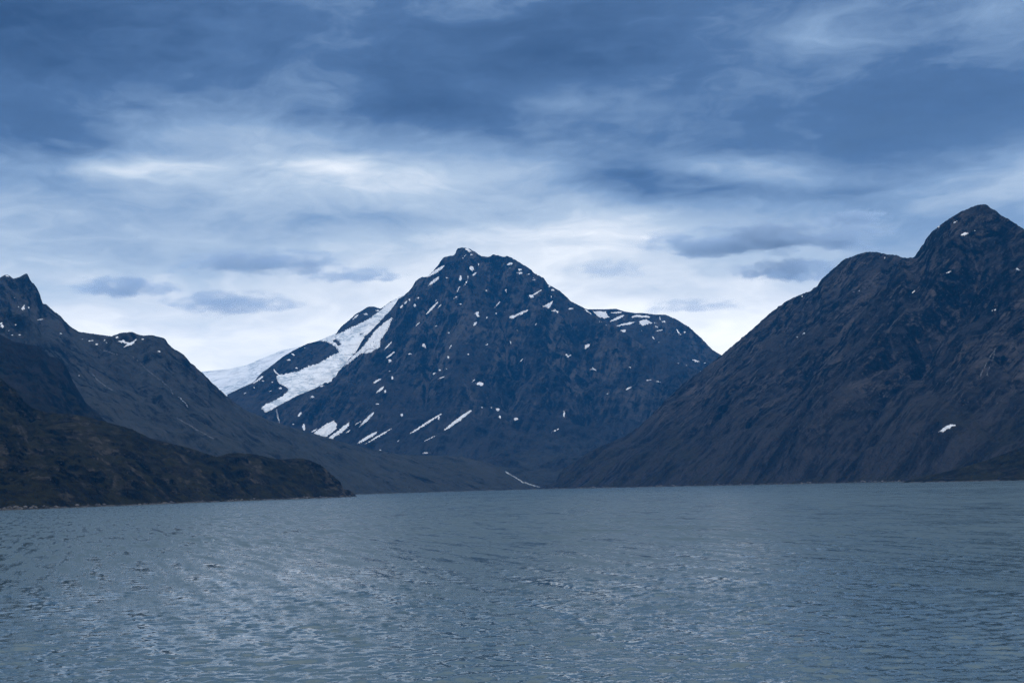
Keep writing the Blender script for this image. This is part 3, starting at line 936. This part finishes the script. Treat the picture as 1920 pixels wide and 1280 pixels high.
for (ox, oy, k), shapes in SNOW:
    for sh in shapes:
        r_ = drape('snow_patch', conv(sh, ox, oy, k), M_snow, thick=1.7, step=0.5 if sh[0] != 'p' else 0.7, rag={'s': 0.75, 'b': 0.9, 'p': 1.2}[sh[0]], trim={'s': 0.45, 'b': 0.55, 'p': 0.4}[sh[0]])
        if r_:
            r_[0].parent = r_[1]
            patches += 1
print('snow patches', patches)

c2 = lambda L: [(x / 4 + 380, y / 4 + 440) for x, y in L]
r_ = drape('glacier', ('p', c2([(1560, 430), (1470, 478), (1400, 512), (1345, 560), (1300, 600), (1240, 640), (1130, 700), (1000, 752), (930, 775), (875, 795), (930, 800),
        (985, 830), (1010, 860), (1035, 885), (985, 905), (930, 935), (870, 970), (800, 990), (720, 1025), (640, 1045), (550, 1070), (570, 1110), (640, 1150), (645, 1175), (600, 1215),
        (545, 1245), (470, 1285), (440, 1305), (470, 1330), (560, 1310), (640, 1290), (760, 1240), (900, 1200), (1000, 1110), (1150, 960), (1300, 850), (1450, 700), (1600, 520)])),
        M_ice, thick=6.0, step=0.8, rag=1.3, only={rock_rib}, lump=6.0,
        holes=[('p', c2([(962, 792), (1000, 783), (1045, 828), (1020, 836), (990, 812)])), ('b', *c2([(1190, 748)])[0], 3.2, 1.8),
               ('p', c2([(1205, 765), (1260, 735), (1330, 690), (1345, 700), (1260, 775), (1225, 782)])), ('p', c2([(1320, 655), (1365, 625), (1385, 635), (1335, 662)]))])
tag(r_[0], 'white hanging glacier spilling down between the rock rib and central peak', 'glacier')

STREAMS = [
 (Z4, ('l', [(335, 190), (342, 235), (352, 262)], 6), 'waterfall', 'thin waterfall dropping from the snout of the hanging glacier', M_white, 'waterfall'),
 (Z4, ('l', [(1548, 520), (1590, 545), (1640, 575), (1690, 590), (1740, 604)], 5.5), 'river', 'white braided river running out of the valley mouth into the fjord', M_white, 'river'),
 (Z1, ('l', [(980, 740), (1060, 810), (1110, 860), (1180, 910), (1240, 960), (1280, 1000), (1300, 1040)], 4), 'stream', 'longest pale stream line high on the left mountain slope', M_stream, 'stream'),
 (Z1, ('l', [(1340, 1055), (1380, 1090), (1410, 1125)], 4), 'stream', 'short pale stream below the longest one on the left mountain', M_white, 'stream'),
 (Z1, ('l', [(670, 855), (720, 920), (800, 980), (860, 1010)], 3.5), 'stream', 'pale gully stream in the middle of the left mountain slope', M_stream, 'stream'),
 (Z1, ('l', [(740, 700), (800, 712), (880, 740)], 3.5), 'stream', 'faint pale streak below the snow on the left plateau rim', M_stream, 'stream'),
 (Z8, ('l', [(940, 295), (1020, 340), (1100, 385), (1130, 400)], 3.5), 'stream', 'pale stream low on the left mountain above the headland knoll', M_stream, 'stream'),
 (Z7, ('l', [(1720, 120), (1690, 160), (1660, 200), (1620, 280), (1590, 340)], 4), 'stream', 'left of two pale water streaks high on the right mountain', M_stream, 'stream'),
 (Z7, ('l', [(1705, 115), (1690, 200), (1665, 260), (1640, 335)], 4), 'stream', 'right of two pale water streaks high on the right mountain', M_stream, 'stream'),
]
for (ox, oy, k), sh, nm, lab, mat, cat in STREAMS:
    r_ = drape(nm, conv(sh, ox, oy, k), mat, thick=1.0, step=0.5, rag=0.7)
    if r_:
        if nm == 'waterfall':
            tag(r_[0], lab, cat)
        else:
            tag(r_[0], lab, cat, kind='structure')
print('draped', time.time() - T0)


# ------------------------------------------------------------------ water
def wave_tile(L, N, wind, amp, lmin, lpeak, seed, spread=2.0):
    rs = np.random.RandomState(seed)
    k1 = np.fft.fftfreq(N, L / N) * 2 * np.pi
    KX, KY = np.meshgrid(k1, k1)
    K = np.hypot(KX, KY)
    K[0, 0] = 1e-6
    kp = 2 * np.pi / lpeak
    c = (KX * wind[0] + KY * wind[1]) / K
    Sp = np.exp(-0.75 * (kp / K) ** 2) / K ** 4 * (0.10 + np.abs(c) ** spread) * np.exp(-(K * lmin / 2 / np.pi) ** 2)
    Sp[0, 0] = 0
    Sp = np.sqrt(Sp) * (rs.randn(N, N) + 1j * rs.randn(N, N))
    z = np.fft.ifft2(Sp).real
    sx = np.fft.ifft2(Sp * -1j * KX / K).real
    sy = np.fft.ifft2(Sp * -1j * KY / K).real
    s = amp / z.std()
    return z * s, sx * s, sy * s, L


def tile_sample(t, X, Y, ang=0.0):
    z, sx, sy, L = t
    N = z.shape[0]
    ca, sa = math.cos(ang), math.sin(ang)
    U = ((X * ca + Y * sa) / L * N) % N
    V = ((-X * sa + Y * ca) / L * N) % N
    i0, j0 = np.floor(V).astype(int), np.floor(U).astype(int)
    fv, fu = V - i0, U - j0
    i0 %= N
    j0 %= N
    i1, j1 = (i0 + 1) % N, (j0 + 1) % N
    def b(a):
        return (a[i0, j0] * (1 - fu) + a[i0, j1] * fu) * (1 - fv) + (a[i1, j0] * (1 - fu) + a[i1, j1] * fu) * fv
    return b(z), b(sx), b(sy)


NXW, NYW = 980, 440
v_px = np.concatenate([np.linspace(395, 9, NYW - 30), np.linspace(8.5, 5.3, 30)])     # rows of the sheet thin out with distance
Yr = F * CAM_H / v_px
u = np.linspace(-0.41, 0.41, NXW)
u = np.concatenate([[-6, -2, -1, -0.7, -0.5], u, [0.5, 0.7, 1, 2, 6]])
Xg = u[None, :] * Yr[:, None]
Xg = np.clip(Xg, -9000, 9000)
Yg = np.repeat(Yr[:, None], len(u), 1)
wind = (0.12, -0.993)
t1 = wave_tile(233.0, 1024, wind, 0.068, 0.55, 3.2, 1, 2.6)
t2 = wave_tile(71.0, 512, wind, 0.0155, 0.28, 1.3, 2, 2.0)
z1, a1, b1 = tile_sample(t1, Xg, Yg, 0.0)
z2, a2, b2 = tile_sample(t2, Xg, Yg, 0.21)
gust = 0.9 + 0.7 * np.clip(fbm(Xg / 14.0, Yg / 22.0, 3, 77), 0, 1) + 0.4 * fbm(Xg / 90.0, Yg / 140.0, 3, 78)
fade1 = np.clip(1.25 - Yg / 1600, 0, 1)
fade2 = np.clip(1.2 - Yg / 520, 0, 1)
inside = (np.abs(u) < 0.42)[None, :]
Zw = (z1 * fade1 + z2 * fade2) * gust * inside
Xw = Xg + (a1 * fade1 + a2 * fade2) * 0.8 * inside
Yw = Yg + (b1 * fade1 + b2 * fade2) * 0.8 * inside
h, w = Zw.shape
near = np.array([[x, -4000.0, 0.0] for x in Xw[0]])
near[:, 0] = np.clip(u / 0.5, -12, 12) * 750
co = np.concatenate([near, np.stack([Xw, Yw, Zw], -1).reshape(-1, 3)])
far = np.stack([Xw[-1], np.full(w, 7600.0), np.zeros(w)], -1)
co = np.concatenate([co, far])
idx = np.arange(len(co)).reshape(h + 2, w)
q = np.stack([idx[:-1, :-1], idx[:-1, 1:], idx[1:, 1:], idx[1:, :-1]], -1).reshape(-1, 4)
mw = bpy.data.materials.new('fjord_water')
mw.use_nodes = True
N = NT(mw.node_tree)
pos = N.node('ShaderNodeNewGeometry').outputs['Position']
pw = N.vmath('MULTIPLY', pos, (0.55, 1.0, 1.0))
r1 = N.noise(pw, 0.55, 4, 0.6, dist=0.4)
r2 = N.noise(pw, 2.1, 4, 0.6)
r3 = N.noise(pw, 0.16, 3, 0.55)
g1 = N.noise(N.vmath('MULTIPLY', pos, (1.0, 0.35, 1.0)), 0.06, 5, 0.7)
g2 = N.noise(N.vmath('MULTIPLY', pos, (1.0, 0.5, 1.0)), 0.006, 3, 0.6)
# ripples gather in narrow lanes along the wind
rot = N.node('ShaderNodeVectorRotate', {'rotation_type': 'Z_AXIS'}, Vector=pos, Angle=-0.30)
g3 = N.noise(N.vmath('MULTIPLY', rot.outputs[0], (1.0, 0.07, 1.0)), 0.33, 4, 0.7)
gust_ = N.math('ADD', N.mapr(g1, 0.35, 0.65, 0.7, 1.0), N.mapr(g2, 0.35, 0.65, -0.10, 0.15))
gust_ = N.math('ADD', gust_, N.mapr(g3, 0.34, 0.66, -0.5, 0.5))
hh = N.math('ADD', N.math('MULTIPLY', r1, 0.30), N.math('MULTIPLY', r2, 0.06))
hh = N.math('ADD', hh, N.math('MULTIPLY', r3, 0.5))
rsub = N.math('MULTIPLY_ADD', N.node('ShaderNodeAttribute', {'attribute_name': 'ripple'}).outputs['Fac'], 0.30, 0.085)
bp = N.node('ShaderNodeBump', Strength=0.12, Distance=1.0, Height=N.math('MULTIPLY', hh, gust_))
bs = N.node('ShaderNodeBsdfPrincipled', Base__Color=(0.060, 0.097, 0.108, 1), Roughness=N.math('MULTIPLY', gust_, rsub), IOR=1.36, Normal=bp.outputs[0])
N.node('ShaderNodeOutputMaterial', Surface=bs.outputs[0])
sub = np.clip((co[:, 1] - 70) / 330, 0, 1) ** 0.7      # share of the ripples finer than the sheet, carried as gloss
water = raw_mesh('fjord_water', co, q, mw, {'ripple': sub})
tag(water, 'rippled grey-blue fjord water filling the foreground', 'water', kind='structure')

# ------------------------------------------------------------------ boulders along the nearer shores
M_boulder = plain_material('shore_stone', (0.11, 0.10, 0.09), (0.020, 0.019, 0.018), 0.15, 0.85)
rs = np.random.RandomState(8)
ico = [(0, 0, 1), (0.89, 0, 0.45), (0.28, 0.85, 0.45), (-0.72, 0.53, 0.45), (-0.72, -0.53, 0.45), (0.28, -0.85, 0.45),
       (0.72, 0.53, -0.45), (-0.28, 0.85, -0.45), (-0.89, 0, -0.45), (-0.28, -0.85, -0.45), (0.72, -0.53, -0.45), (0, 0, -1)]
icf = [(0, 1, 2), (0, 2, 3), (0, 3, 4), (0, 4, 5), (0, 5, 1), (1, 6, 2), (2, 7, 3), (3, 8, 4), (4, 9, 5), (5, 10, 1),
       (6, 7, 2), (7, 8, 3), (8, 9, 4), (9, 10, 5), (10, 6, 1), (11, 7, 6), (11, 8, 7), (11, 9, 8), (11, 10, 9), (11, 6, 10)]
ico, icf = np.array(ico), np.array(icf)
for land, nmax, big, lab in ((head, 900, 2.2, 'broken boulders along the water edge below the left headland'),
                             (right_mtn, 900, 3.2, 'broken boulders along the water edge below the right mountain')):
    v = np.empty(len(land.data.vertices) * 3, np.float32)
    land.data.vertices.foreach_get('co', v)
    v = v.reshape(-1, 3)
    v = v[(v[:, 2] > -0.6) & (v[:, 2] < 3.0)]
    clump = fbm(v[:, 0] / 60.0, v[:, 1] / 60.0, 3, 55)
    v = v[clump > -0.05]
    v = v[rs.permutation(len(v))[:nmax]]
    vc, fc = [], []
    for p in v:
        r0 = big * (0.35 + rs.rand() ** 3 * 1.3)
        sc3 = r0 * np.array([0.8 + rs.rand() * 0.6, 0.8 + rs.rand() * 0.5, 0.5 + rs.rand() * 0.4])
        fc.append(icf + len(vc) * 12)
        vc.append(ico * sc3 * (0.8 + 0.4 * rs.rand(12, 1)) + p)
    ob = raw_mesh('shore_boulders', np.concatenate(vc), np.concatenate(fc), M_boulder, smooth=False)
    tag(ob, lab, 'boulders', kind='stuff')

# ------------------------------------------------------------------ low dark clouds, far beyond the mountains
def cloud_material(name, dens, seed, squash):
    m = bpy.data.materials.new(name)
    m.use_nodes = True
    N = NT(m.node_tree)
    oc = N.node('ShaderNodeTexCoord').outputs['Object']
    so = N.vmath('ADD', oc, (seed * 3.1, seed, seed * 0.7))
    wv = N.vmath('SUBTRACT', N.noisev(N.vmath('MULTIPLY', so, (1.0, 1.0, 0.8)), 1.5, 5, 0.6), (0.5, 0.5, 0.5))
    p2 = N.vmath('ADD', oc, N.vmath('MULTIPLY', wv, (1.3, 0.9, 1.5)))
    # flat underside, ragged top
    z2 = N.node('ShaderNodeSeparateXYZ', _0=p2).outputs[2]
    low = N.math('MULTIPLY', N.math('MINIMUM', N.math('ADD', z2, 0.15), 0.0), -1.6)
    r = N.math('ADD', N.node('ShaderNodeVectorMath', {'operation': 'LENGTH'}, _0=p2).outputs['Value'], low)
    n = N.noise(N.vmath('MULTIPLY', so, (2.6, 1.6, 1.3)), 1.6, 8, 0.66)
    v = N.math('ADD', N.math('SUBTRACT', 0.62, N.math('MULTIPLY', r, 0.85)), N.math('MULTIPLY', N.math('SUBTRACT', n, 0.5), 2.4))
    edge = N.mapr(N.node('ShaderNodeVectorMath', {'operation': 'LENGTH'}, _0=oc).outputs['Value'], 0.99, 0.62)
    d = N.math('MULTIPLY', N.math('MULTIPLY', N.mapr(v, 0.0, 0.40), edge), dens * 3.0)
    pv = N.node('ShaderNodeVolumePrincipled', Color=(0.60, 0.72, 0.88, 1), Density=d)
    pv.inputs['Anisotropy'].default_value = 0.0
    N.node('ShaderNodeOutputMaterial', Volume=pv.outputs[0])
    return m


def ball(name, mat):
    n, m_ = 32, 16
    co, q = [], []
    for i in range(m_ + 1):
        th = math.pi * i / m_
        for j in range(n):
            ph = 2 * math.pi * j / n
            co.append((math.sin(th) * math.cos(ph), math.sin(th) * math.sin(ph), math.cos(th)))
    for i in range(m_):
        for j in range(n):
            q.append((i * n + j, (i + 1) * n + j, (i + 1) * n + (j + 1) % n, i * n + (j + 1) % n))
    return raw_mesh(name, np.array(co), np.array(q), mat)


CLOUDS = [
    (485, 497, 150, 32, 0.0017, 'broad dark flat-based cloud left of the central summit'),
    (665, 520, 90, 19, 0.0010, 'thin grey cloud streak nearest the left side of the central summit'),
    (245, 541, 95, 26, 0.0014, 'small dark lens cloud above the left mountain plateau'),
    (430, 573, 130, 30, 0.0009, 'lowest grey cloud on the left, above the ice field gap'),
    (1435, 455, 200, 40, 0.0030, 'largest dark lens cloud, left of the right summit'),
    (1600, 412, 60, 16, 0.0018, 'small flat cloud cap at the upper right end of the largest lens cloud'),
    (1480, 512, 95, 30, 0.0021, 'rounded grey cloud just above the left shoulder of the right mountain'),
    (1145, 508, 75, 20, 0.0004, 'faint grey wisp right of the central summit'),
    (1300, 575, 90, 18, 0.0005, 'pale grey cloud low over the gap between central and right mountains'),
]
for i, (px, py, hw, hh_, dens, lab) in enumerate(CLOUDS):
    Yc = 19000.0
    c = P(px, py, Yc)
    o = ball('cloud', cloud_material('cloud_vapour', dens, i + 1.37, 1.0))
    o.location = c
    o.scale = (hw * 1.5 / F * Yc, 700.0, hh_ * 1.3 / F * Yc)
    tag(o, lab, 'cloud', 'low dark clouds beyond the mountains')

# ------------------------------------------------------------------ haze
m = bpy.data.materials.new('haze_air')
m.use_nodes = True
N = NT(m.node_tree)
pv = N.node('ShaderNodeVolumePrincipled', Color=(0.04, 0.38, 0.97, 1), Density=2.9e-5)
pv.inputs['Anisotropy'].default_value = 0.0
N.node('ShaderNodeOutputMaterial', Volume=pv.outputs[0])
zs = [v_.co.z for ob, _ in TERRAIN for v_ in ob.data.vertices]
zmin, zmax = min(zs), max(zs)
bx = np.array([(x, y, z) for x in (-9600, 9600) for y in (-4600, 12600) for z in (zmin - 1, zmax + 30)], float)
bq = np.array([(0, 1, 3, 2), (4, 6, 7, 5), (0, 4, 5, 1), (2, 3, 7, 6), (0, 2, 6, 4), (1, 5, 7, 3)])
haze = raw_mesh('haze', bx, bq, m, smooth=False)
tag(haze, 'thin blue air between the viewer and the far mountains', 'haze', kind='stuff')
print('script', time.time() - T0, 'tris', sum(len(o.data.polygons) * 2 for o in bpy.data.objects if o.type == 'MESH'))
